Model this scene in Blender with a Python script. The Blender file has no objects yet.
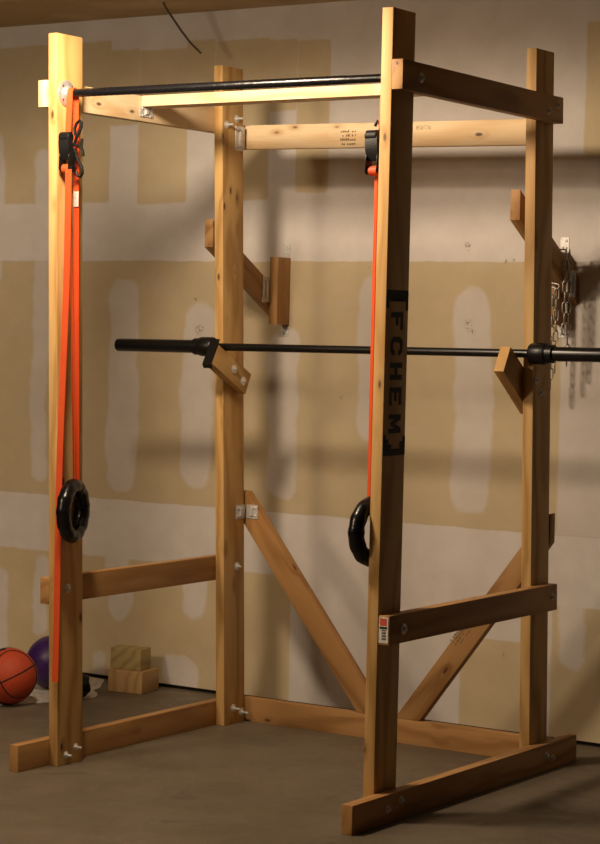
import bpy, bmesh, math, random
from mathutils import Vector, Matrix, noise
random.seed(4)
C = bpy.context.scene.collection
V = Vector
pi = math.pi

# ---------------------------------------------------------------- node helpers
def new_mat(name):
    m = bpy.data.materials.new(name); m.use_nodes = True
    nt = m.node_tree; b = nt.nodes['Principled BSDF']
    return m, nt, b
def N(nt, typ, **kw):
    n = nt.nodes.new(typ)
    for k, v in kw.items():
        if k == 'ins':
            for kk, vv in v.items(): n.inputs[kk].default_value = vv
        else: setattr(n, k, v)
    return n
def L(nt, a, b): nt.links.new(a, b)
def math_(nt, op, a, b=None, c=None, clamp=False):
    n = N(nt, 'ShaderNodeMath', operation=op); n.use_clamp = clamp
    for i, x in enumerate((a, b, c)):
        if x is None: continue
        if isinstance(x, (int, float)): n.inputs[i].default_value = x
        else: L(nt, x, n.inputs[i])
    return n.outputs[0]
def vmath(nt, op, a, b=None):
    n = N(nt, 'ShaderNodeVectorMath', operation=op)
    for i, x in enumerate((a, b)):
        if x is None: continue
        if isinstance(x, (tuple, list)): n.inputs[i].default_value = x
        else: L(nt, x, n.inputs[i])
    return n.outputs['Value'] if op == 'LENGTH' else n.outputs['Vector']
def mix(nt, f, a, b, mode='MIX'):
    n = N(nt, 'ShaderNodeMix', data_type='RGBA', blend_type=mode)
    if isinstance(f, (int, float)): n.inputs[0].default_value = f
    else: L(nt, f, n.inputs[0])
    for i, x in ((6, a), (7, b)):
        if isinstance(x, (tuple, list)): n.inputs[i].default_value = (*x[:3], 1)
        else: L(nt, x, n.inputs[i])
    return n.outputs[2]
def smooth(nt, x, lo, hi, a=0., b=1.):
    n = N(nt, 'ShaderNodeMapRange', interpolation_type='SMOOTHSTEP')
    for i, q in enumerate((lo, hi, a, b)): n.inputs[i + 1].default_value = q
    L(nt, x, n.inputs[0]); return n.outputs[0]

def plain(name, col, rough=.5, metal=0., bump=0., bscale=80, spec=.5):
    m, nt, b = new_mat(name)
    tc = N(nt, 'ShaderNodeTexCoord')
    nz = N(nt, 'ShaderNodeTexNoise', ins={'Scale': bscale, 'Detail': 4})
    L(nt, tc.outputs['Object'], nz.inputs['Vector'])
    f = smooth(nt, nz.outputs['Fac'], .3, .7)
    c = mix(nt, f, tuple(x * .82 for x in col), tuple(min(1, x * 1.12) for x in col))
    L(nt, c, b.inputs['Base Color'])
    b.inputs['Roughness'].default_value = rough; b.inputs['Metallic'].default_value = metal
    b.inputs['Specular IOR Level'].default_value = spec
    if bump:
        bp = N(nt, 'ShaderNodeBump', ins={'Strength': bump, 'Distance': .002})
        L(nt, nz.outputs['Fac'], bp.inputs['Height']); L(nt, bp.outputs[0], b.inputs['Normal'])
    return m

def wood(name, light, dark, knot=(.10, .035, .012), rough=.55, knots=.6):
    """grain runs along the board's local Z"""
    m, nt, b = new_mat(name)
    tc = N(nt, 'ShaderNodeTexCoord'); oi = N(nt, 'ShaderNodeObjectInfo')
    off = math_(nt, 'MULTIPLY', oi.outputs['Random'], 37.)
    cmb = N(nt, 'ShaderNodeCombineXYZ')
    for i in range(3): L(nt, off, cmb.inputs[i])
    p = vmath(nt, 'ADD', tc.outputs['Object'], cmb.outputs[0])
    # knots : stretched cells
    pk = vmath(nt, 'MULTIPLY', p, (15, 15, 6.5))
    vo = N(nt, 'ShaderNodeTexVoronoi', ins={'Scale': 1.})
    L(nt, pk, vo.inputs['Vector'])
    sep = N(nt, 'ShaderNodeSeparateColor'); L(nt, vo.outputs['Color'], sep.inputs[0])
    keep = math_(nt, 'LESS_THAN', sep.outputs[0], knots)
    kd = vo.outputs['Distance']
    kcore = math_(nt, 'MULTIPLY', smooth(nt, kd, .06, .13, 1, 0), keep)
    khalo = math_(nt, 'MULTIPLY', smooth(nt, kd, .08, .36, 1, 0), keep)
    # rings
    warp = N(nt, 'ShaderNodeTexNoise', ins={'Scale': 1., 'Detail': 2})
    L(nt, vmath(nt, 'MULTIPLY', p, (5, 5, 1.1)), warp.inputs['Vector'])
    sp = N(nt, 'ShaderNodeSeparateXYZ'); L(nt, p, sp.inputs[0])
    a = math_(nt, 'ADD', math_(nt, 'MULTIPLY', sp.outputs[0], 95.), math_(nt, 'MULTIPLY', sp.outputs[1], 60.))
    a = math_(nt, 'ADD', a, math_(nt, 'MULTIPLY', warp.outputs['Fac'], 26.))
    a = math_(nt, 'ADD', a, math_(nt, 'MULTIPLY', khalo, 2.2))
    ring = math_(nt, 'SINE', a)
    ring = math_(nt, 'POWER', math_(nt, 'MULTIPLY_ADD', ring, .5, .5), 2.2)
    fine = N(nt, 'ShaderNodeTexNoise', ins={'Scale': 1., 'Detail': 5, 'Roughness': .65})
    L(nt, vmath(nt, 'MULTIPLY', p, (260, 260, 7)), fine.inputs['Vector'])
    g = math_(nt, 'MULTIPLY_ADD', math_(nt, 'POWER', fine.outputs['Fac'], 1.6), .85, math_(nt, 'MULTIPLY', ring, .62), clamp=True)
    col = mix(nt, g, light, dark)
    big = N(nt, 'ShaderNodeTexNoise', ins={'Scale': 1.2, 'Detail': 2}); L(nt, p, big.inputs['Vector'])
    col = mix(nt, smooth(nt, big.outputs['Fac'], .35, .7, 0, .4), col, tuple(x * y for x, y in zip(light, (.92, .78, .6))))
    tone = math_(nt, 'MULTIPLY_ADD', oi.outputs['Random'], .16, .9)
    hsv = N(nt, 'ShaderNodeHueSaturation'); L(nt, tone, hsv.inputs['Value']); L(nt, col, hsv.inputs['Color'])
    col = mix(nt, math_(nt, 'MULTIPLY', khalo, .22), hsv.outputs[0], tuple(x * .55 for x in dark))
    col = mix(nt, math_(nt, 'MULTIPLY', kcore, .9), col, knot)
    L(nt, col, b.inputs['Base Color'])
    b.inputs['Roughness'].default_value = rough; b.inputs['Specular IOR Level'].default_value = .3
    bp = N(nt, 'ShaderNodeBump', ins={'Strength': .25, 'Distance': .001})
    L(nt, g, bp.inputs['Height']); L(nt, bp.outputs[0], b.inputs['Normal'])
    return m

M_POST = wood('pine post', (.73, .48, .20), (.42, .23, .07), knots=.6)
M_BOARD_LIT = wood('lit pine board', (.92, .77, .53), (.66, .43, .21), knots=.6)  # paler copy of the wood: strong light near the top put into the colour
M_WARM_DIM = wood('dimmed warm board', (.52, .30, .12), (.27, .13, .042), knots=.65)  # warm boards with weaker light darkened into their colour, mainly low on the rack
M_BLOCK = wood('treated offcut', (.50, .40, .18), (.30, .22, .09), knots=.2)
M_BLOCK2 = wood('fir offcut', (.56, .37, .17), (.36, .21, .09), knots=.3)
M_ZINC = plain('zinc plated steel', (.66, .66, .64), .40, .25, .3, 300)
M_CHROME = plain('bright steel washer', (.78, .77, .76), .28, .7)
M_BLACK = plain('black steel', (.006, .0055, .0055), .36, 0, .1, 300, .3)
M_BLACKR = plain('black rubber', (.005, .005, .0055), .5, 0, .3, 150, .25)
M_TAPE = plain('black vinyl tape', (.005, .005, .006), .24, 0, .5, 60, .35)
M_STEEL_BAR = plain('black oxide bar', (.006, .0055, .0055), .30, 0, 0, 80, .4)
M_LETTER = plain('black stencil paint', (.008, .006, .005), .7)
M_STAMP = plain('grey grade ink', (.20, .13, .07), .8)
M_WHITE = plain('white paper', (.72, .70, .66), .6)
M_RED = plain('red print', (.65, .09, .05), .6)
M_CLOTH = plain('white cloth', (.62, .58, .53), .9, 0, .4, 40)
M_BBALL = plain('orange rubber', (.50, .058, .014), .55, 0, .8, 500)
M_PURPLE = plain('purple vinyl', (.045, .012, .11), .4)
M_CHAIN = plain('dull chain steel', (.42, .40, .37), .38, .85)
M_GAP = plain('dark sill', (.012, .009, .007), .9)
M_BRASS = plain('dark brass', (.25, .16, .06), .4, .8)

def strap_mat():
    m, nt, b = new_mat('orange webbing')
    tc = N(nt, 'ShaderNodeTexCoord')
    w = N(nt, 'ShaderNodeTexWave', bands_direction='Z', ins={'Scale': 140., 'Distortion': .3})
    L(nt, tc.outputs['Object'], w.inputs['Vector'])
    nz = N(nt, 'ShaderNodeTexNoise', ins={'Scale': 9.}); L(nt, tc.outputs['Object'], nz.inputs['Vector'])
    c = mix(nt, w.outputs['Fac'], (.62, .066, .010), (.76, .095, .014))
    c = mix(nt, smooth(nt, nz.outputs['Fac'], .45, .75, 0, .35), c, (.6, .05, .012))
    L(nt, c, b.inputs['Base Color']); b.inputs['Roughness'].default_value = .6
    return m
M_STRAP = strap_mat()

TAN = [(-3.6, -.965, 1.988, 2.651), (-.814, -.569, 1.981, 2.601), (-.968, -.817, 2.304, 2.611), (-.431, -.17, 1.987, 2.62),
       (-.574, -.436, 2.351, 2.631), (-.038, .11, 2.014, 2.601), (-.174, -.042, 2.336, 2.609), 
       (1.2, 1.6, 2.125, 2.602), (-3.6, 1.129, .757, 1.742), (-3.6, -.334, -.2, .511), (-.326, -.02, -.241, .507),
       (.751, 1.043, -.2, .347), (1.125, 1.479, -.2, .496)]
LIGHT = [(-1.358, -1.28, .813, 2.213), (-1.729, -1.535, 1.618, 2.307), (-.95, -.799, .806, 1.654), (-.563, -.413, .829, 1.588),
         (-.144, -.007, .79, 1.475), (.263, .371, 1.062, 1.67), (.689, .841, .8, 1.662), (-1.337, -1.259, .129, .493),
         (-.937, -.816, .267, .546), (-.544, -.433, .303, .556), (1.157, 1.253, .262, .524), (-.636, -.459, -.018, .142),
         (-1.003, -.939, -.066, .14), (-1.867, -1.473, -.26, .442)]
SPOT = [(-.355, 1.829, .010), (.752, 1.825, .014), (.753, 1.51, .018), (.775, 1.50, .010), (.19, 1.21, .010), (-.494, 1.475, .022), (.93, 1.735, .008),
        (.90, 1.738, .007), (.31, 1.70, .006), (-.52, 1.60, .012), (.93, .30, .006), (-.159, 2.416, .01), (.99, 1.20, .007)]
def wall_mat():
    m, nt, b = new_mat('half mudded drywall')
    geo = N(nt, 'ShaderNodeNewGeometry')
    s = N(nt, 'ShaderNodeSeparateXYZ'); L(nt, geo.outputs['Position'], s.inputs[0])
    c0 = N(nt, 'ShaderNodeCombineXYZ'); L(nt, s.outputs[0], c0.inputs[0]); L(nt, s.outputs[2], c0.inputs[1])
    pos = c0.outputs[0]
    wn = N(nt, 'ShaderNodeTexNoise', ins={'Scale': 7., 'Detail': 4, 'Roughness': .6}); L(nt, pos, wn.inputs['Vector'])
    wv = vmath(nt, 'MULTIPLY', vmath(nt, 'SUBTRACT', wn.outputs['Color'], (.5, .5, .5)), (.05, .05, 0))
    wn2 = N(nt, 'ShaderNodeTexNoise', ins={'Scale': 3., 'Detail': 3}); L(nt, pos, wn2.inputs['Vector'])
    wv2 = vmath(nt, 'MULTIPLY', vmath(nt, 'SUBTRACT', wn2.outputs['Color'], (.5, .5, .5)), (.09, .16, 0))
    p_t = vmath(nt, 'ADD', pos, vmath(nt, 'MULTIPLY', wv, (.3, .4, 0)))
    p_l = vmath(nt, 'ADD', vmath(nt, 'ADD', pos, wv), wv2)
    def sdf(p, rects, rad):
        out = None
        for (x0, x1, z0, z1) in rects:
            hx, hz = (x1 - x0) / 2, (z1 - z0) / 2
            r = min(rad, hx * .95, hz * .95)
            q = vmath(nt, 'ABSOLUTE', vmath(nt, 'SUBTRACT', p, ((x0 + x1) / 2, (z0 + z1) / 2, 0)))
            q = vmath(nt, 'MAXIMUM', vmath(nt, 'SUBTRACT', q, (hx - r, hz - r, 0)), (0, 0, 0))
            d = math_(nt, 'SUBTRACT', vmath(nt, 'LENGTH', q), r)
            out = d if out is None else math_(nt, 'MINIMUM', out, d)
        return out
    tan = smooth(nt, sdf(p_t, TAN, .012), -.004, .008, 1, 0)
    lig = smooth(nt, sdf(p_l, LIGHT, .07), -.010, .012, .9, 0)
    tanf = math_(nt, 'MULTIPLY', tan, math_(nt, 'SUBTRACT', 1., lig))
    mot = N(nt, 'ShaderNodeTexNoise', ins={'Scale': 5., 'Detail': 6, 'Roughness': .6}); L(nt, pos, mot.inputs['Vector'])
    mud = mix(nt, smooth(nt, mot.outputs['Fac'], .35, .7), (.64, .595, .56), (.71, .67, .64))
    pap = mix(nt, smooth(nt, mot.outputs['Fac'], .3, .75), (.56, .46, .295), (.63, .52, .34))
    # sand-through streaks of mud on the paper
    st = N(nt, 'ShaderNodeTexNoise', ins={'Scale': 1., 'Detail': 6, 'Roughness': .7})
    L(nt, vmath(nt, 'MULTIPLY', pos, (2.2, 5, 1)), st.inputs['Vector'])
    pap = mix(nt, smooth(nt, st.outputs['Fac'], .56, .66, 0, .35), pap, (.60, .54, .46))
    col = mix(nt, tanf, mud, pap)
    # seam lines at paper edges
    edge = smooth(nt, math_(nt, 'ABSOLUTE', sdf(p_t, [(-3.6, 3.6, .757, 1.742)], .002)), .0, .004, .35, 0)
    col = mix(nt, edge, col, (.36, .28, .19))
    # scuffs
    sd = None
    for (x, z, r) in SPOT:
        d = math_(nt, 'DIVIDE', vmath(nt, 'LENGTH', vmath(nt, 'SUBTRACT', p_l, (x, z, 0))), r)
        sd = d if sd is None else math_(nt, 'MINIMUM', sd, d)
    hf = N(nt, 'ShaderNodeTexNoise', ins={'Scale': 90., 'Detail': 4}); L(nt, pos, hf.inputs['Vector'])
    scf = math_(nt, 'MULTIPLY', smooth(nt, sd, .2, 1.3, 1, 0), smooth(nt, hf.outputs['Fac'], .44, .60, 0, .75))
    col = mix(nt, scf, col, (.16, .10, .07))
    L(nt, col, b.inputs['Base Color']); b.inputs['Roughness'].default_value = .85
    b.inputs['Specular IOR Level'].default_value = .2
    bp = N(nt, 'ShaderNodeBump', ins={'Strength': .25, 'Distance': .004})
    L(nt, math_(nt, 'ADD', mot.outputs['Fac'], math_(nt, 'MULTIPLY', lig, .6)), bp.inputs['Height']); L(nt, bp.outputs[0], b.inputs['Normal'])
    return m
M_WALL = wall_mat()

def ceil_mat():
    m, nt, b = new_mat('bare drywall ceiling')
    tc = N(nt, 'ShaderNodeTexCoord')
    n1 = N(nt, 'ShaderNodeTexNoise', ins={'Scale': 1.6, 'Detail': 5}); L(nt, tc.outputs['Object'], n1.inputs['Vector'])
    c = mix(nt, smooth(nt, n1.outputs['Fac'], .45, .6), (.50, .37, .20), (.62, .48, .30))
    L(nt, c, b.inputs['Base Color']); b.inputs['Roughness'].default_value = .9
    return m
def floor_mat():
    m, nt, b = new_mat('stained concrete slab')
    tc = N(nt, 'ShaderNodeTexCoord'); P = tc.outputs['Object']
    n1 = N(nt, 'ShaderNodeTexNoise', ins={'Scale': 1.8, 'Detail': 7, 'Roughness': .62}); L(nt, P, n1.inputs['Vector'])
    n2 = N(nt, 'ShaderNodeTexNoise', ins={'Scale': 70., 'Detail': 3}); L(nt, P, n2.inputs['Vector'])
    n3 = N(nt, 'ShaderNodeTexNoise', ins={'Scale': 5., 'Detail': 5, 'Roughness': .7, 'Distortion': .6}); L(nt, P, n3.inputs['Vector'])
    c = mix(nt, smooth(nt, n1.outputs['Fac'], .35, .65), (.11, .085, .056), (.155, .122, .083))
    c = mix(nt, smooth(nt, n3.outputs['Fac'], .60, .72, 0, .6), c, (.06, .042, .026))
    c = mix(nt, smooth(nt, n3.outputs['Fac'], .28, .36, .35, 0), c, (.26, .21, .15))
    c = mix(nt, smooth(nt, n2.outputs['Fac'], .4, .65, 0, .22), c, (.10, .08, .05))
    L(nt, c, b.inputs['Base Color'])
    L(nt, smooth(nt, n3.outputs['Fac'], .3, .7, .42, .7), b.inputs['Roughness'])
    bp = N(nt, 'ShaderNodeBump', ins={'Strength': .2, 'Distance': .002}); L(nt, n2.outputs['Fac'], bp.inputs['Height']); L(nt, bp.outputs[0], b.inputs['Normal'])
    return m
M_CEIL = ceil_mat(); M_FLOOR = floor_mat()

# ---------------------------------------------------------------- object helpers
def link(name, me, mat, parent=None, mw=None, smooth_=False):
    o = bpy.data.objects.new(name, me); C.objects.link(o)
    if mat: me.materials.append(mat)
    if smooth_:
        me.polygons.foreach_set('use_smooth', [True] * len(me.polygons))
        try: me.set_sharp_from_angle(angle=math.radians(38))
        except Exception: pass
    if mw is not None: o.matrix_world = mw
    if parent is not None:
        o.parent = parent
        # all empties used as roots have their matrices set before children are made
        o.matrix_parent_inverse = parent_world(parent).inverted()
    return o
def parent_world(o):
    m = o.matrix_basis.copy()
    if o.parent is not None:
        m = parent_world(o.parent) @ o.matrix_parent_inverse @ m
    return m
def from_bm(name, bm, mat, parent=None, mw=None, smooth_=False):
    me = bpy.data.meshes.new(name); bmesh.ops.recalc_face_normals(bm, faces=bm.faces); bm.to_mesh(me); bm.free()
    return link(name, me, mat, parent, mw, smooth_)
def tag(o, label, cat, group=None):
    o['label'] = label; o['category'] = cat
    if group: o['group'] = group
    return o
def empty(name, loc, label, cat, group=None):
    o = bpy.data.objects.new(name, None); C.objects.link(o); o.location = loc; o.empty_display_size = .05
    return tag(o, label, cat, group)
def struct(o): o['kind'] = 'structure'; return o

def prism(name, pts, ext, grain, mat, parent=None, bevel=.0025, segs=2):
    """board: closed polygon of world points swept by ext; local Z follows grain"""
    pts = [V(p) for p in pts]; ext = V(ext); g = V(grain).normalized(); e = ext.normalized()
    e = (e - g * e.dot(g)).normalized(); q = g.cross(e)
    c = sum(pts, V()) / len(pts) + ext / 2
    mw = Matrix((( e.x, q.x, g.x, c.x), (e.y, q.y, g.y, c.y), (e.z, q.z, g.z, c.z), (0, 0, 0, 1)))
    inv = mw.inverted(); bm = bmesh.new()
    a = [bm.verts.new(inv @ p) for p in pts]; b = [bm.verts.new(inv @ (p + ext)) for p in pts]
    bm.faces.new(a); bm.faces.new(b[::-1])
    n = len(a)
    for i in range(n): bm.faces.new((a[i], b[i], b[(i + 1) % n], a[(i + 1) % n]))
    bmesh.ops.recalc_face_normals(bm, faces=bm.faces)
    if bevel: bmesh.ops.bevel(bm, geom=list(bm.edges), offset=bevel, segments=segs, profile=.6, affect='EDGES')
    return from_bm(name, bm, mat, parent, mw, smooth_=bool(bevel))

def box(name, lo, hi, mat, parent=None, bevel=.0, segs=2):
    x0, y0, z0 = lo; x1, y1, z1 = hi
    d = (x1 - x0, y1 - y0, z1 - z0); k = d.index(max(d)); g = [0, 0, 0]; g[k] = 1
    if k == 0: pts = [(x0, y0, z0), (x1, y0, z0), (x1, y0, z1), (x0, y0, z1)]; ext = (0, y1 - y0, 0)
    else: pts = [(x0, y0, z0), (x0, y1, z0), (x0, y1, z1), (x0, y0, z1)]; ext = (x1 - x0, 0, 0)
    return prism(name, pts, ext, g, mat, parent, bevel, segs)

def sweep(bm, pts, r, closed=False, n=10, flat=None, up=None):
    """tube (or flat strap when flat=(w,t)) along pts"""
    pts = [V(p) for p in pts]; m = len(pts); rings = []
    T = []
    for i in range(m):
        a = pts[(i - 1) % m] if (closed or i > 0) else pts[i]
        b = pts[(i + 1) % m] if (closed or i < m - 1) else pts[i]
        T.append((b - a).normalized())
    nrm = V(up) if up else T[0].orthogonal()
    for i in range(m):
        nrm = (V(up) if up else nrm); nrm = (nrm - T[i] * nrm.dot(T[i])).normalized(); bi = T[i].cross(nrm)
        rr = r[i] if isinstance(r, (list, tuple)) else r
        if flat:
            w, t = flat
            ring = [pts[i] + nrm * a * w / 2 + bi * b_ * t / 2 for a, b_ in ((-1, -1), (1, -1), (1, 1), (-1, 1))]
        else:
            ring = [pts[i] + (nrm * math.cos(2 * pi * k / n) + bi * math.sin(2 * pi * k / n)) * rr for k in range(n)]
        rings.append([bm.verts.new(p) for p in ring])
    k = len(rings[0])
    for i in range(m if closed else m - 1):
        A, B = rings[i], rings[(i + 1) % m]
        if closed and i == m - 1 and not flat:
            s = min(range(k), key=lambda s: (A[0].co - B[s].co).length); B = B[s:] + B[:s]
        for j in range(k): bm.faces.new((A[j], A[(j + 1) % k], B[(j + 1) % k], B[j]))
    if not closed:
        bm.faces.new(rings[0][::-1]); bm.faces.new(rings[-1])
def local_bm(bm, org):
    bmesh.ops.translate(bm, verts=bm.verts, vec=-V(org))
def tube(name, pts, r, mat, parent=None, closed=False, n=10, flat=None, up=None):
    bm = bmesh.new(); sweep(bm, pts, r, closed, n, flat, up)
    org = V(pts[0]); local_bm(bm, org)
    return from_bm(name, bm, mat, parent, Matrix.Translation(org), smooth_=True)

def lathe(name, a, axis, prof, mat, parent=None, n=32, uref=None):
    """revolve prof [(dist along axis, radius)] around axis from a"""
    ax = V(axis).normalized(); u = ax.orthogonal().normalized(); w = ax.cross(u); bm = bmesh.new(); rings = []
    for d, r in prof:
        if r < 1e-6: rings.append([bm.verts.new(ax * d)])
        else: rings.append([bm.verts.new(ax * d + (u * math.cos(2 * pi * k / n) + w * math.sin(2 * pi * k / n)) * r) for k in range(n)])
    for A, B in zip(rings, rings[1:]):
        for k in range(n):
            a_ = [A[k % len(A)], A[(k + 1) % len(A)]]; b_ = [B[(k + 1) % len(B)], B[k % len(B)]]
            f = []
            for q in a_ + b_:
                if q not in f: f.append(q)
            if len(f) > 2: bm.faces.new(f)
    return from_bm(name, bm, mat, parent, Matrix.Translation(V(a)), smooth_=True)

def bolt(a, axis, parent, thread=.012, wr=.0125, nr=.0085, mat=None, name='bolt'):
    """washer, hex nut and thread end standing proud of a face"""
    ax = V(axis).normalized(); u = ax.orthogonal().normalized(); w = ax.cross(u); bm = bmesh.new()
    def ring(d, r, n, ph=0): return [bm.verts.new(ax * d + (u * math.cos(2 * pi * k / n + ph) + w * math.sin(2 * pi * k / n + ph)) * r) for k in range(n)]
    def stack(seq, n):
        rs = [ring(d, r, n) for d, r in seq]
        for A, B in zip(rs, rs[1:]):
            for k in range(n): bm.faces.new((A[k], A[(k + 1) % n], B[(k + 1) % n], B[k]))
        bm.faces.new(rs[0][::-1]); bm.faces.new(rs[-1])
    stack([(0, wr), (.0016, wr), (.002, wr * .95)], 20)
    stack([(.0015, nr), (.0075, nr), (.0085, nr * .86)], 6)
    if thread: stack([(.008, nr * .5), (.008 + thread, nr * .5), (.009 + thread, nr * .4)], 10)
    return from_bm(name, bm, mat or M_ZINC, parent, Matrix.Translation(V(a)), smooth_=True)

def tie_plate(a, du, dv, nrm, w, h, parent, name='tie_plate', screws=((-.3, -.36), (.3, -.36), (-.3, .36), (.3, .36)), rib=True, mat=None):
    """stamped steel plate with raised centre rib and pan head screws"""
    du, dv, nrm = V(du).normalized(), V(dv).normalized(), V(nrm).normalized(); bm = bmesh.new()
    def slab(u0, u1, v0, v1, z0, z1, ch):
        lo = [(u0, v0), (u1, v0), (u1, v1), (u0, v1)]
        A = [bm.verts.new(du * p + dv * q + nrm * z0) for p, q in lo]
        hi = [(u0 + ch, v0 + ch), (u1 - ch, v0 + ch), (u1 - ch, v1 - ch), (u0 + ch, v1 - ch)]
        B = [bm.verts.new(du * p + dv * q + nrm * z1) for p, q in hi]
        bm.faces.new(B)
        for i in range(4): bm.faces.new((A[i], A[(i + 1) % 4], B[(i + 1) % 4], B[i]))
        bm.faces.new(A[::-1])
    slab(-w / 2, w / 2, -h / 2, h / 2, 0, .002, .0004)
    if rib: slab(-w * .17, w * .17, -h * .36, h * .36, .0018, .008, w * .09)
    for (su, sv) in screws:
        cc = du * su * w + dv * sv * h; n = 12; R = [[bm.verts.new(cc + (du * math.cos(2 * pi * k / n) + dv * math.sin(2 * pi * k / n)) * r + nrm * z) for k in range(n)] for r, z in ((.0048, .002), (.0045, .004), (.002, .0055))]
        for A, B in zip(R, R[1:]):
            for k in range(n): bm.faces.new((A[k], A[(k + 1) % n], B[(k + 1) % n], B[k]))
        bm.faces.new(R[-1])
    return from_bm(name, bm, mat or M_ZINC, parent, Matrix.Translation(V(a)), smooth_=False)

# ---------------------------------------------------------------- the garage
WY = 1.481; CZ = 2.742
def slab(name, lo, hi, mat):
    bm = bmesh.new(); bmesh.ops.create_cube(bm, size=1)
    c = (V(lo) + V(hi)) / 2; s = V(hi) - V(lo)
    for v in bm.verts: v.co = V((v.co.x * s.x, v.co.y * s.y, v.co.z * s.z))
    return struct(from_bm(name, bm, mat, None, Matrix.Translation(c)))
slab('floor', (-3.6, -7.5, -.12), (7.5, WY + .12, 0), M_FLOOR)
slab('wall_back', (-3.6, WY, .016), (2.5, WY + .015, CZ), M_WALL)
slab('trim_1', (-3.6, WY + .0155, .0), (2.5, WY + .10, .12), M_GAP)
slab('ceiling', (-3.6, -5.0, CZ), (2.5, WY + .10, CZ + .1), M_CEIL)

# ---------------------------------------------------------------- power rack
H = 2.443; T = .038; PW = .133; BH = .089
POST = {'FL': ((0, 0), (-.0474, -.0104)), 'BL': ((.0092, .952), (-.0444, .9294)),
        'FR': ((1.2923, -.0322), (1.2937, -.0285)), 'BR': ((1.3137, .9511), (1.2662, .9575))}
def pt(k, z):
    a, b = POST[k]; s = z / H; return a[0] + (b[0] - a[0]) * s, a[1] + (b[1] - a[1]) * s
def side(s, y, z):
    F = pt('F' + s, z); B = pt('B' + s, z); return F[0] + (B[0] - F[0]) * (y - F[1]) / (B[1] - F[1])

rack = empty('power_rack', (0.65, .55, 0), 'tall home-built pine lumber power rack standing on the concrete floor', 'power rack')
posts = {}
for k in ('FL', 'BL', 'FR', 'BR'):
    (x0, y0), (x1, y1) = POST[k]; sx = T if k[1] == 'L' else -T
    posts[k] = prism('post', [(x0, y0, 0), (x0, y0 + PW, 0), (x1, y1 + PW, H), (x1, y1, H)], (sx, 0, 0), (x1 - x0, y1 - y0, H), M_POST, rack, .003)
def side_board(name, s, y0, y1, z0, z1, mat):
    e = -T if s == 'L' else T; g = .0004 * (-1 if s == 'L' else 1)
    zm = (z0 + z1) / 2
    P = [(side(s, y, z) + g, y, z) for y, z in ((y0, z0), (y1, z0), (y1, z1), (y0, z1))]
    d = V(P[1]) - V(P[0])
    return prism(name, P, (e, 0, 0), d, mat, rack)
runL = side_board('base_runner', 'L', -.1555, 1.10, 0, BH, M_WARM_DIM)
runR = side_board('base_runner', 'R', -.2088, 1.228, 0, BH, M_WARM_DIM)
midL = side_board('side_rail', 'L', -.0015, 1.086, .6306 - BH, .6306, M_WARM_DIM)
midR = side_board('side_rail', 'R', -.0286, 1.0742, .6306 - BH, .6306, M_WARM_DIM)
topL = side_board('top_rail', 'L', -.0164, 1.09, 2.2885 - BH, 2.2885, M_BOARD_LIT)
topR = side_board('top_rail', 'R', -.0299, 1.0928, 2.2885 - BH, 2.2885, M_WARM_DIM)
BY = 1.0875          # back faces of the rear posts
def back_board(name, P, grain, mat): return prism(name, [(x, BY + (.0015 if name != 'diagonal_brace' else .0015), z) for x, z in P], (0, T, 0), grain, mat, rack)
bt = back_board('back_beam', [(-.045, 2.149), (1.236, 2.131), (1.236, 2.220), (-.045, 2.238)], (1, 0, -.013), M_BOARD_LIT)
bb = back_board('back_beam', [(.008, 0), (1.312, 0), (1.312, BH), (.008, BH)], (1, 0, 0), M_WARM_DIM)
dl = back_board('diagonal_brace', [(.002, .770), (.540, .0895), (.651, .0895), (.032, .868), (.002, .868)], (.545, 0, -.685), M_WARM_DIM)
dr = back_board('diagonal_brace', [(1.300, .765), (.802, .0895), (.700, .0895), (1.272, .855), (1.300, .868)], (-.60, 0, -.78), M_WARM_DIM)
cb = prism('cross_brace', [(side('L', .495, 2.27), .495, 2.2505), (side('R', .495, 2.27), .495, 2.2505), (side('R', .495, 2.27), .495, 2.2885), (side('L', .495, 2.27), .495, 2.2885)], (0, BH, 0), (1, 0, 0), M_BOARD_LIT, rack)
tie_plate((side('L', .47, 2.23) + .001, .52, 2.232), (0, 1, 0), (0, 0, 1), (1, 0, 0), .075, .034, cb, 'corner_bracket', rib=True)
# steel brackets joining the back boards to the left rear post
def fx(k, z): return pt(k, z)[0] + (T if k[1] == 'L' else 0)
tie_plate((fx('BL', 2.18) + .0008, 1.040, 2.184), (0, 1, 0), (0, 0, 1), (1, 0, 0), .060, .092, posts['BL'], 'corner_bracket')
tie_plate((fx('BL', .79) + .0008, 1.050, .792), (0, 1, 0), (0, 0, 1), (1, 0, 0), .055, .052, posts['BL'], 'corner_bracket', screws=((-.3, -.28), (-.3, .28)))
tie_plate((fx('BL', .79) + .030, BY + .0008, .792), (1, 0, 0), (0, 0, 1), (0, -1, 0), .050, .052, dl, 'corner_bracket', screws=((.3, -.28), (.3, .28)))
# through bolts
for y, z in ((.043, .033), (.095, .052)): bolt((fx('FL', z), y, z), (1, 0, 0), posts['FL'], .016)
bolt((fx('FL', .595), .038 + .01, .595), (1, 0, 0), posts['FL'], .004, .016, .009)
for y, z in ((1.010, .058), (1.065, .036)): bolt((fx('BL', z), y, z), (1, 0, 0), posts['BL'], .022, .016)
bolt((fx('BL', .589), 1.011 + .02, .589), (1, 0, 0), posts['BL'], .010, .016)
for y, z in ((.958, 2.228), (1.022, 2.256)): bolt((fx('BL', z), y, z), (1, 0, 0), posts['BL'], .020, .015)
hole = lathe('bolt_hole', (fx('BL', 2.226) + .0002, 1.025, 2.226), (1, 0, 0), [(0, 0), (.0006, .006), (0, .007)], M_LETTER, posts['BL'], 14)
def exb(board, y, z, wr=.012, th=.004, m=None):
    bolt((side('R', y, z) + T + .0002, y, z), (1, 0, 0), board, th, wr, .008, m)
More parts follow.
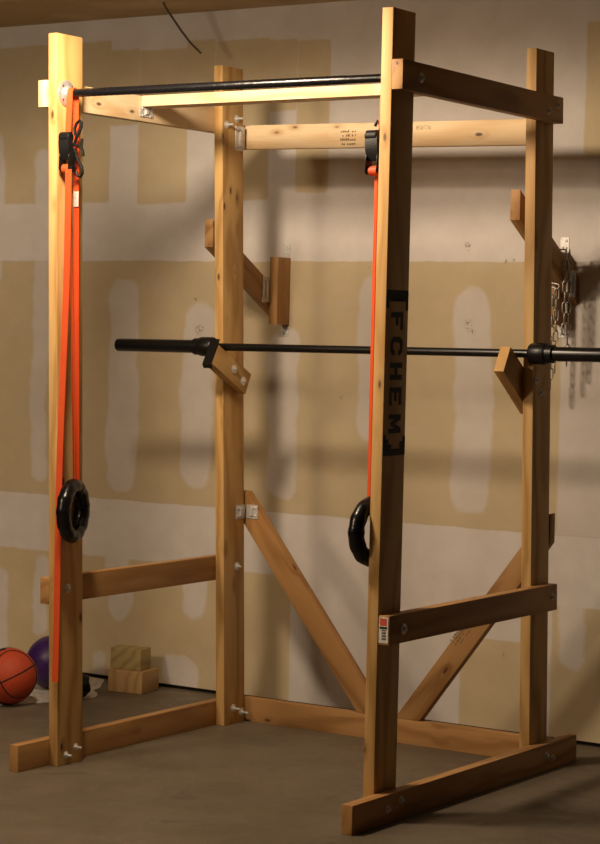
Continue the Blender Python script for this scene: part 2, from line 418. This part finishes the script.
exb(topR, .093 - .01, 2.244, .016); exb(topR, .975, 2.232); exb(topR, 1.045, 2.258)
exb(runR, .062, .060); exb(runR, -.014, .045); exb(runR, 1.000, .052); exb(runR, 1.045, .036)
exb(midR, .055, .583, .017); exb(midR, 1.035, .590)
for y, z in ((.975, 1.326), (1.012, 1.285)): bolt((fx('BR', z) + .0002, y, z), (1, 0, 0), posts['BR'], .003, .012)

# pull-up bar with floor flanges
PY, PZ = .036, 2.247
xl = pt('FL', PZ)[0] + T; xr = pt('FR', PZ)[0] - T
bar = lathe('pull_up_bar', (xl + .006, PY, PZ), (xr - xl - .012, 0, -.004), [(0, 0), (0, .0135), (.004, .0135)] +
            [(.03 + i * .012, .0140 if i % 2 else .0133) for i in range(88)] + [(1.1, .0128), (xr - xl - .012, .0128), (xr - xl - .012, 0)], M_TAPE, rack, 24)
for x, d, zz in ((xl, 1, PZ), (xr, -1, PZ - .004)):
    fl = lathe('flange', (x + .0004 * d, PY, zz), (d, 0, 0), [(0, 0), (0, .043), (.003, .0435), (.0055, .040), (.006, .024), (.018, .021), (.020, .017), (.020, 0)], M_CHROME, bar, 36)
    for k in range(4):
        a = pi / 4 + k * pi / 2
        lathe('screw', (x + .005 * d, PY + .032 * math.cos(a), zz + .032 * math.sin(a)), (d, 0, 0), [(0, 0), (0, .0048), (.002, .0042), (.003, .0)], M_BRASS, fl, 10)

# barbell hooks
def hook(xa, poly, parent):
    return prism('barbell_hook', [(xa, y, z) for y, z in poly], (T, 0, 0), (0, poly[1][0] - poly[0][0], poly[1][1] - poly[0][1]), M_POST, parent)
bx = .0165
hk = hook(bx + .0004, [(.855, 1.418), (1.071, 1.308), (1.034, 1.234), (.815, 1.349)], rack)
for y, z in ((.957, 1.328), (1.016, 1.283)): bolt((bx + T + .0006, y, z), (1, 0, 0), hk, .003, .0165, .009, M_CHROME)
# black steel lip over the end grain, rising past the board as a stop and folded under it
e0 = V((0, .855, 1.418)); e1 = V((0, .815, 1.349)); dn = (e1 - e0).normalized(); out = V((0, dn.z, -dn.y)).normalized()
bm = bmesh.new(); xx = bx + T / 2
lipm = [e0 - dn * .020 + out * .004, e0 + out * .0025, e1 + out * .0025, e1 + dn * .006 + out * .002, e1 + dn * .012 - out * .012]
lipm = [V((xx, p.y, p.z)) for p in lipm]
tube('steel_lip', lipm, .003, M_BLACK, hk, flat=(.0385, .0035), up=(1, 0, 0))
bxr = pt('BR', 1.38)[0] - T
hr = hook(bxr - T - .0004, [(.861, 1.439), (1.060, 1.300), (1.018, 1.208), (.815, 1.356)], rack)
bolt((bxr - .0002 - .02, .830, 1.330), (0, -.5, -.8), hr, 0, .008, .005) if False else None

# price sticker on the end of the lower right rail
sx0 = side('R', -.0286, .59)
st = box('price_sticker', (sx0 + .003, -.0296, .548), (sx0 + .035, -.0290, .626), M_WHITE, midR)
box('red_band', (sx0 + .006, -.0300, .600), (sx0 + .030, -.0297, .622), M_RED, st)
bm = bmesh.new()
def addq(bm, x0, x1, y, z0, z1): bm.faces.new([bm.verts.new(p) for p in ((x0, y, z0), (x1, y, z0), (x1, y, z1), (x0, y, z1))])
addq(bm, sx0 + .006, sx0 + .032, -.0299, .590, .597)
zz = .558
for i in range(7): addq(bm, sx0 + .013, sx0 + .028, -.0299, zz, zz + (.0018 if i % 2 else .003)); zz += .0045
from_bm('barcode', bm, M_LETTER, st)

# stencilled lettering on the outer face of the right front post (reads downward, tops of the letters to the right)
GL = {'F': ["11111", "10000", "10000", "11110", "10000", "10000", "10000"],
      'C': ["01111", "11001", "10000", "10000", "10000", "11001", "01111"],
      'H': ["10001", "10001", "10001", "11111", "10001", "10001", "10001"],
      'E': ["11111", "10000", "10000", "11110", "10000", "10000", "11111"]}
GO = {'F': [[(0, 0), (.30, 0), (.30, .40), (.72, .40), (.72, .60), (.30, .60), (.30, .80), (1, .80), (1, 1), (0, 1)]],
      'C': [[(.22, 0), (.80, 0), (1, .2), (1, .34), (.74, .34), (.66, .2), (.40, .2), (.30, .32), (.30, .68), (.40, .8), (.66, .8), (.74, .66), (1, .66), (1, .8), (.80, 1), (.22, 1), (0, .8), (0, .2)]],
      'H': [[(0, 0), (.30, 0), (.30, .40), (.70, .40), (.70, 0), (1, 0), (1, 1), (.70, 1), (.70, .60), (.30, .60), (.30, 1), (0, 1)]],
      'E': [[(0, 0), (1, 0), (1, .20), (.30, .20), (.30, .41), (.78, .41), (.78, .60), (.30, .60), (.30, .80), (1, .80), (1, 1), (0, 1)]],
      'M': [[(0, 0), (.24, 0), (.24, .58), (.42, .16), (.58, .16), (.76, .58), (.76, 0), (1, 0), (1, 1), (.72, 1), (.50, .52), (.28, 1), (0, 1)]]}
def on_post(y, z, off=.0006): return V((pt('FR', z)[0] + off, y, z))
def decal(polys, name, th=.0005):
    bm = bmesh.new()
    for P in polys:
        vs = [bm.verts.new(on_post(y, z)) for y, z in P]; f = bm.faces.new(vs)
        bmesh.ops.triangulate(bm, faces=[f])
    r = bmesh.ops.extrude_face_region(bm, geom=list(bm.faces))
    for v in [g for g in r['geom'] if isinstance(g, bmesh.types.BMVert)]: v.co.x += th
    return from_bm(name, bm, M_LETTER, posts['FR'])
LY0, LY1 = .002, .072
for ch, zt, zb in (('F', 1.540, 1.486), ('C', 1.466, 1.410), ('H', 1.388, 1.336), ('E', 1.314, 1.260), ('M', 1.232, 1.176)):
    decal([[(LY0 + v * (LY1 - LY0), zt - u * (zt - zb)) for u, v in P] for P in GO[ch]], 'letter')
f0, f1 = -.0300, .1005
for P_ in ([[(f0, 1.606), (f1, 1.606), (f1, 1.545), (.088, 1.545), (.088, 1.572), (.072, 1.572), (.072, 1.592), (.004, 1.592), (.004, 1.572), (-.012, 1.572), (-.012, 1.552), (f0, 1.552)],
       [(f0, 1.108), (f1, 1.108), (f1, 1.165), (.086, 1.165), (.086, 1.150), (.070, 1.150), (.070, 1.128), (.020, 1.128), (.020, 1.142), (.002, 1.142), (.002, 1.158), (-.014, 1.158), (-.014, 1.172), (f0, 1.172)]]): decal([P_], 'stencil_overspray')

# lumber grade ink stamps
def stamp(parent, cx, cz, ux, uz, w, h, y, seed):
    R = random.Random(seed); bm = bmesh.new()
    rows = 4
    for r in range(rows):
        q = 0
        while q < 1:
            l = R.uniform(.05, .14)
            if R.random() < .75:
                a, b = (q - .5) * w, (min(1, q + l) - .5) * w; v0 = ((r + .15) / rows - .5) * h; v1 = ((r + R.uniform(.45, .75)) / rows - .5) * h
                P = []
                for s_, t_ in ((a, v0), (b, v0), (b, v1), (a, v1)): P.append((cx + s_ * ux - t_ * uz, y, cz + s_ * uz + t_ * ux))
                bm.faces.new([bm.verts.new(p) for p in P])
            q += l + R.uniform(.01, .04)
    return from_bm('grade_stamp', bm, M_STAMP, parent)
stamp(bt, .445, 2.180, 1, -.013, .065, .06, BY + .0010, 1)
stamp(dr, .960, .415, .61, .79, .085, .045, BY + .0010, 2)
stamp(bt, .76, 2.205, 1, -.013, .06, .014, BY + .0010, 3)

# ---------------------------------------------------------------- barbell
BYc, BZ = .919, 1.4085
bbx0 = -.463
bl = empty('barbell', (.63, BYc, BZ - .025), 'long black barbell without plates resting across the rack hooks', 'barbell')
ax = (1, 0, .0064)
def bz(x): return BZ + (x - 0) * .0064
lathe('shaft', (-.10, BYc, bz(-.10)), ax, [(0, 0), (0, .0142), (1.48, .0142), (1.48, 0)], M_STEEL_BAR, bl, 24)
for sgn, x0 in ((1, bbx0), (-1, 1.286 + .092 + .37)):
    s = lathe('sleeve', (x0, BYc, bz(x0)), (sgn, 0, sgn * .0064), [(0, 0), (0, .018), (.004, .0235), (.01, .0243), (.365, .0243), (.366, 0)], M_STEEL_BAR, bl, 32)
    x1 = x0 + sgn * .364
    lathe('collar', (x1, BYc, bz(x1)), (sgn, 0, sgn * .0064), [(0, 0), (0, .027), (.003, .031), (.026, .031), (.028, .0345), (.032, .036), (.082, .036), (.088, .033), (.090, .028), (.090, .015)], M_BLACK, s, 32)

# ---------------------------------------------------------------- ratchet straps and rings
def strap_set(xt, xb, ringx, ringz, label_s, label_r, tail, xk, ratx, phi):
    root = empty('ratchet_strap', (xt, PY, PZ), label_s, 'ratchet strap', 'orange ratchet straps over the pull-up bar')
    rw = .024; top = []
    yf, yb = PY - .0165, PY + .0165
    # one loop: up the front, over the bar, down the back to the ring
    front = [(xt - .002, yf - .004, 2.09), (xt, yf, PZ - .03), (xt, yf, PZ)]
    arc = [(xt, PY - .0165 * math.cos(a), PZ + .0165 * math.sin(a)) for a in [i * pi / 8 for i in range(9)]]
    back = [(xt, yb, PZ - .02)] + [(xt + (xb - xt) * s, yb - .008 * s, PZ - .05 - (PZ - .05 - (ringz + .083)) * s) for s in [i / 10 for i in range(11)]]
    tube('webbing', front[:2] + arc + back, 0, M_STRAP, root, flat=(rw, .0026), up=(1, 0, 0))
    # front strand from the ratchet into the ring
    ex = ringx if tail else ringx - .015
    fr = [(ratx + (ex - ratx) * s, yf - .004 + .012 * s, 1.975 - (1.975 - (ringz + .083)) * s) for s in [i / 10 for i in range(11)]]
    tube('webbing', fr, 0, M_STRAP, root, flat=(rw * .9, .0026), up=(.82, -.57, 0))
    if tail:
        tp = [(tail[0] + (tail[1] - tail[0]) * s + .002 * math.sin(9 * s), -.026 + .003 * math.sin(7 * s), 1.99 - (1.99 - tail[2]) * s) for s in [i / 24 for i in range(25)]]
        tube('tail_webbing', tp, 0, M_STRAP, root, flat=(.026, .0026), up=(1, .0, 0))
        lb = box('sewn_label', (xb - .034, yb - .0080, 1.872), (xb - .014, yb - .0072, 1.922), M_WHITE, root)
        box('sewn_label', (xk + .026 - .010, yf - .0125, 1.872), (xk + .026 + .010, yf - .0118, 1.918), M_WHITE, root) if False else None
    dz = -.008 if tail else -.040
    # ratchet body
    yr = yf - .012; x = ratx
    body = lathe('ratchet', (x - .026, yr - .006, 2.002 + dz), (1, 0, 0), [(0, 0), (0, .012), (.008, .012), (.008, .009), (.044, .009), (.044, .012), (.052, .012), (.052, 0)], M_BLACK, root, 20)
    for sx in (-1, 1):
        P = [(-.010, 0), (.014, -.004), (.018, -.028), (.010, -.055), (-.004, -.072), (-.020, -.062), (-.020, -.02)]
        prism('side_plate', [(x + sx * .018, yr - .006 + u, 2.062 + dz + v) for u, v in P], (sx * .003, 0, 0), (0, 0, 1), M_BLACK, body, .0006, 1)
    lathe('wound_webbing', (x - .014, yr - .006, 2.002 + dz), (1, 0, 0), [(0, 0), (0, .0155), (.028, .0155), (.028, 0)], M_STRAP, body, 20)
    hd = tube('handle', [(x, yr - .004, 2.035 + dz), (x, yr - .014, 2.06 + dz), (x - .003, yr - .014, 2.09 + dz), (x - .006, yr - .006, 2.112 + dz)], 0, M_BLACKR, body, flat=(.042, .024), up=(1, 0, 0))
    lathe('grip', (x - .028, yr - .008, 2.106 + dz), (1, 0, 0), [(0, 0), (0, .013), (.004, .018), (.040, .018), (.044, .013), (.044, 0)], M_BLACKR, body, 16)
    # vinyl coated hooks
    hx = xk
    def hookc(pts): return tube('hook', pts, .0052, M_BLACKR, root, n=8)
    if tail:
        yh = .022
        hookc([(hx + .030, yh, 2.100), (hx + .022, yh, 2.110), (hx + .020, yh, 2.128), (hx + .028, yh, 2.146), (hx + .040, yh, 2.154), (hx + .048, yh, 2.148), (hx + .047, yh, 2.132), (hx + .038, yh, 2.112), (hx + .026, yh, 2.094), (hx + .018, yh, 2.074)])
        hookc([(hx + .018, yh, 2.076), (hx + .034, yh, 2.070), (hx + .050, yh, 2.066), (hx + .052, yh, 2.094)])
        hookc([(hx + .048, yh, 2.066), (hx + .056, yh, 2.052), (hx + .057, yh, 2.036)])
        hookc([(hx + .020, yh, 2.062), (hx + .030, yh, 2.036), (hx + .042, yh, 2.016), (hx + .054, yh, 1.998), (hx + .056, yh, 1.980), (hx + .048, yh, 1.968), (hx + .036, yh, 1.972), (hx + .030, yh, 1.986)])
    else:
        hookc([(x + .008, yf, 2.07), (x + .006, yf, 2.10), (x - .004, yf, 2.112), (x - .012, yf, 2.098)])
    # ring wrapped in black tape
    d = V((math.cos(math.radians(phi)), math.sin(math.radians(phi)), 0)); c = V((ringx, .024, ringz)); n = 72
    pts = [c + d * math.cos(2 * pi * i / n) * .0825 + V((0, 0, 1)) * math.sin(2 * pi * i / n) * .0825 for i in range(n)]
    R = random.Random(7)
    rad = [.0245 + .0009 * math.sin(i * 1.1) + .0010 * R.random() for i in range(n)]
    bm = bmesh.new(); sweep(bm, pts, rad, True, 14); local_bm(bm, c)
    ro = from_bm('gymnastic_ring', bm, M_TAPE, None, Matrix.Translation(c), smooth_=True)
    tag(ro, label_r, 'gymnastic ring', 'black taped rings hanging from the straps')
strap_set(.024, .062, .066, .860, 'orange ratchet strap hanging over the bar beside the left front post, long loose tail',
          'black taped ring hanging in front of the left front post', (.062, .040, .29), .026, .034, 107)
strap_set(1.240, 1.242, 1.230, .875, 'orange-red ratchet strap half hidden by the right front post under the bar end',
          'black taped ring half hidden behind the stencilled right front post', None, 1.20, 1.222, 87)

# ---------------------------------------------------------------- wall storage arms
def arm(xb, xa, yend, zt, label, slope=-.578, drop=0):
    """xb : left x of upright block, xa : left x of sloping arm"""
    root = empty('wall_arm', (xb + .019, WY, zt - .38), label, 'storage arm', 'sloping storage arms screwed to the wall')
    z_w = zt + slope * (WY - yend); zb = zt - drop
    ub = box('wall_block', (xb, WY - BH, zb - .388), (xb + T, WY - .0005, zb - .126), M_WARM_DIM, root, .002)
    a = prism('arm_board', [(xa, yend, zt), (xa, WY - .0008, z_w), (xa, WY - .0008, z_w - .104), (xa, yend, zt - .104)], (T, 0, 0), (0, 1, slope), M_WARM_DIM, root)
    for z in (zb - .126 + .030, zb - .388 - .020):
        tie_plate((xb + T / 2, WY - .0005, z), (1, 0, 0), (0, 0, 1), (0, -1, 0), .034, .05, ub, 'wall_plate', screws=((-.2, -.25), (.2, .25), (.2, -.25)), rib=False)
    return root, ub, a
r1, ub1, a1 = arm(-.090, -.1284, 1.008, 1.884, 'sloping wooden wall arm behind the left rear post, no chains')
tie_plate((-.0895, WY - BH - .024, 1.632), (0, 1, 0), (0, 0, 1), (1, 0, 0), .052, .100, a1, 'tie_plate')
r2, ub2, a2 = arm(1.115, 1.1534, 1.012, 1.974, 'sloping wooden wall arm behind the right rear post, draped with chains', -.60, .07)
tie_plate((1.1922, WY - .050, 1.665), (0, 1, 0), (0, 0, 1), (1, 0, 0), .044, .095, a2, 'tie_plate')

# chains draped over the right arm
def link_bm(L_=.045, W=.021, r=.0026):
    bm = bmesh.new(); pts = []; h = L_ / 2 - W / 2
    for k in range(9): a = -pi / 2 + pi * k / 8; pts.append((math.cos(a) * 0 + (W / 2 - r) * math.sin(a), 0, h + (W / 2 - r) * math.cos(a)))
    for k in range(9): a = pi / 2 + pi * k / 8; pts.append(((W / 2 - r) * math.sin(a), 0, -h + (W / 2 - r) * math.cos(a)))
    sweep(bm, pts, r, True, 8); return bm
bm = link_bm(); LM = bpy.data.meshes.new('chain_link'); bmesh.ops.recalc_face_normals(bm, faces=bm.faces); bm.to_mesh(LM); bm.free()
LM.materials.append(M_CHAIN); LM.polygons.foreach_set('use_smooth', [True] * len(LM.polygons))
def chain(path, label):
    path = [V(p) for p in path]
    root = empty('chain', path[0], label, 'chain', 'steel chains draped over the right wall arm')
    # arc-length walk
    seg = [(path[i], path[i + 1]) for i in range(len(path) - 1)]; tot = sum((b - a).length for a, b in seg); pitch = .0375; d = pitch / 2; k = 0
    while d < tot:
        q = d
        for a, b in seg:
            l = (b - a).length
            if q <= l: break
            q -= l
        p = a + (b - a) * (q / l); t = (b - a).normalized()
        u = V((1, 0, 0)) if k % 2 else V((0, 1, 0)); u = (u * .85 + (V((0, 1, 0)) if k % 2 else V((-1, 0, 0))) * .35)
        if abs(t.x) > .8: u = V((0, 1, 0)) if k % 2 else V((0, 0, 1))
        u = (u - t * u.dot(t)).normalized(); w = t.cross(u)
        o = bpy.data.objects.new('chain_link', LM); C.objects.link(o)
        o.matrix_world = Matrix(((u.x, w.x, t.x, p.x), (u.y, w.y, t.y, p.y), (u.z, w.z, t.z, p.z), (0, 0, 0, 1)))
        o.parent = root; o.matrix_parent_inverse = Matrix.Translation(path[0]).inverted()
        d += pitch; k += 1
def zarm(y): return 1.974 - .60 * (y - 1.012)
y_ = 1.378
chain([(1.1415, y_, 1.285), (1.1415, y_, zarm(y_) + .012), (1.2035, y_, zarm(y_) + .012), (1.2035, y_, 1.365)], 'steel chain over the right wall arm, its inner strand hanging lowest')
y_ = 1.350
chain([(1.171, y_, 1.345), (1.171, y_, zarm(y_) - .118), (1.141, y_, zarm(y_) - .112), (1.141, y_, zarm(y_) + .012), (1.2035, y_, zarm(y_) + .012), (1.2035, y_, 1.50)], 'shorter steel chain looped right round the right wall arm, ending just below the barbell')

# ---------------------------------------------------------------- cable from the ceiling
tag(tube('cable', [(-.490, 1.20, CZ - .0005), (-.482, 1.215, 2.715), (-.465, 1.235, 2.68), (-.44, 1.255, 2.635), (-.41, 1.275, 2.59), (-.374, 1.30, 2.548)], .0045, plain('grey cable', (.10, .07, .045), .6), None, n=8),
    'short thin dark cable end dangling from the ceiling above the rack', 'cable')

# ---------------------------------------------------------------- things by the wall on the left
def cloth():
    edge = [(-.90, .62), (-.856, .729), (-.800, .836), (-.742, .95), (-.700, 1.08), (-.715, 1.16), (-.79, 1.225), (-.835, 1.33), (-.93, 1.462), (-1.4, 1.468), (-2.0, 1.45), (-2.05, .60), (-1.4, .52)]
    pts = []
    for i, a in enumerate(edge):
        b = edge[(i + 1) % len(edge)]
        for s in range(6):
            t = s / 6; p = V((a[0] + (b[0] - a[0]) * t, a[1] + (b[1] - a[1]) * t, 0))
            n_ = noise.noise(p * 14); pts.append((p.x + .010 * n_, min(1.47, p.y + .010 * n_)))
    bm = bmesh.new(); c = V((-1.4, 1.0)); rings = []
    for s in (1., .985, .93, .8, .6, .35):
        rings.append([])
        for x, y in pts:
            q = V((c.x + (x - c.x) * s, c.y + (y - c.y) * s, 0))
            z = .0035 + (.010 * max(0, noise.noise(q * 9) + .25) if s > .9 else 0.002) 
            rings[-1].append(bm.verts.new((q.x, q.y, z if s < 1 else .0005 + z * .3)))
    m = len(pts)
    for A, B in zip(rings, rings[1:]):
        for k in range(m): bm.faces.new((A[k], A[(k + 1) % m], B[(k + 1) % m], B[k]))
    bm.faces.new(rings[-1])
    bt_ = [bm.verts.new((v.co.x, v.co.y, 0)) for v in rings[0]]
    for k in range(m): bm.faces.new((bt_[k], bt_[(k + 1) % m], rings[0][(k + 1) % m], rings[0][k]))
    bm.faces.new(bt_[::-1])
    o = from_bm('floor_cloth', bm, M_CLOTH, None, Matrix.Identity(4), smooth_=True)
    tag(o, 'rumpled white cloth spread on the floor under the balls', 'cloth')
cloth()
def ball(name, c, r, mat, label, cat):
    bm = bmesh.new(); bmesh.ops.create_uvsphere(bm, u_segments=48, v_segments=32, radius=r)
    return tag(from_bm(name, bm, mat, None, Matrix.Translation(V(c)), smooth_=True), label, cat)
bc = V((-.842, .765, .1145)); br = .108
bb_ = ball('basketball', bc, br, M_BBALL, 'orange basketball with black seams on the white cloth at far left', 'basketball')
rot = Matrix.Rotation(math.radians(-22), 3, 'Y') @ Matrix.Rotation(math.radians(14), 3, 'X') @ Matrix.Rotation(math.radians(-25), 3, 'Z')
def seam(fn):
    pts = [bc + (rot @ fn(2 * pi * i / 64)).normalized() * (br * 1.001) for i in range(64)]
    tube('seam', pts, .0024, M_LETTER, bb_, closed=True, n=6)
seam(lambda a: V((math.cos(a), math.sin(a), 0))); seam(lambda a: V((0, math.cos(a), math.sin(a))))
for s in (-1, 1): seam(lambda a: V((s * (.62 + .16 * math.cos(2 * a)), math.cos(a) * .8, math.sin(a) * .8)))
# dark maker's patch on the upper left of the ball
pd = V((-.30, -.30, .90)).normalized(); u = pd.orthogonal().normalized(); w = pd.cross(u); bm = bmesh.new(); g = []
for i in range(-4, 5):
    g.append([bm.verts.new((pd + u * i * .075 + w * j * .045).normalized() * br * 1.004) for j in range(-4, 5)])
for i in range(8):
    for j in range(8): bm.faces.new((g[i][j], g[i + 1][j], g[i + 1][j + 1], g[i][j + 1]))
from_bm('dark_patch', bm, M_LETTER, bb_, Matrix.Translation(bc), smooth_=True)
pc = (-.935, 1.135, .114)
pb = ball('ball', pc, .1075, M_PURPLE, 'purple ball behind the basketball, partly hidden by the left front post', 'ball')
# black lump of a bag
bm = bmesh.new(); bmesh.ops.create_icosphere(bm, subdivisions=4, radius=1)
for v in bm.verts:
    n_ = noise.noise(v.co * 2.1 + V((3, 1, 7))) * .22 + noise.noise(v.co * 5) * .07
    p = v.co * (1 + n_); v.co = V((p.x * .082, p.y * .066, p.z * .062))
mn = min(v.co.z for v in bm.verts)
for v in bm.verts:
    if v.co.z < mn * .72: v.co.z = mn * .72
bg = from_bm('bag', bm, M_BLACKR, None, Matrix.Translation((-.758, 1.035, .006 - mn * .72)), smooth_=True)
tag(bg, 'small crumpled black bag on the white cloth behind the left front post', 'bag')

def offcut(name, o, ux, sx, sy, z, h, mat, label):
    ux = V(ux).normalized(); uy = V((-ux.y, ux.x, 0)); o = V((o[0], o[1], z))
    P = [o, o + uy * sy, o + uy * sy + V((0, 0, h)), o + V((0, 0, h))]
    return tag(prism(name, P, ux * sx, uy, mat, None, .003), label, 'wood block', 'lumber offcuts stacked by the wall')
offcut('wood_block', (-.749, 1.262), (.161, .022, 0), .158, .138, 0.0005, .089, M_BLOCK2, 'larger brown wood block on the floor by the wall, bottom of the pair')
offcut('wood_block', (-.757, 1.285), (.145, .022, 0), .140, .085, .0905, .085, M_BLOCK, 'smaller greenish wood block resting on top of the larger block')

# ---------------------------------------------------------------- light
for kind, loc, en, rad in (('SPOT', (.43, -.64, 2.60), 150, .13), ('POINT', (-.80, -3.1, 2.60), 185, .38)):      # the two bulbs on the garage ceiling
    ld = bpy.data.lights.new('ceiling_bulb', kind); ld.energy = en; ld.shadow_soft_size = rad; ld.color = (1, .79, .565)
    if kind == 'SPOT': ld.spot_size = pi; ld.spot_blend = .22      # bulb in a wide shade, open downwards
    lo = bpy.data.objects.new('ceiling_bulb', ld); C.objects.link(lo); lo.location = loc
w = bpy.data.worlds.new('w'); bpy.context.scene.world = w; w.use_nodes = True
w.node_tree.nodes['Background'].inputs[0].default_value = (1, .70, .45, 1); w.node_tree.nodes['Background'].inputs[1].default_value = .003

# ---------------------------------------------------------------- camera
cd = bpy.data.cameras.new('camera'); cam = bpy.data.objects.new('camera', cd); C.objects.link(cam)
Fv = V((-.54704881, .83590504, -.04472537)); Rv = V((.83598781, .54829533, .02228464)); Uv = V((-.04315055, .02519907, .99875074))
cam.matrix_world = Matrix(((Rv.x, Uv.x, -Fv.x, 4.5618), (Rv.y, Uv.y, -Fv.y, -5.4778), (Rv.z, Uv.z, -Fv.z, 1.4895), (0, 0, 0, 1)))
cd.sensor_fit = 'HORIZONTAL'; cd.sensor_width = 36; cd.lens = 2126.708 / 600 * 36; cd.clip_end = 60
cd.dof.use_dof = True; cd.dof.focus_distance = 7.2; cd.dof.aperture_fstop = 16
sc = bpy.context.scene; sc.camera = cam
sc.view_settings.view_transform = 'Standard'; sc.view_settings.look = 'None'; sc.view_settings.gamma = 1
sc.view_settings.use_curve_mapping = False; sc.view_settings.exposure = 0.0
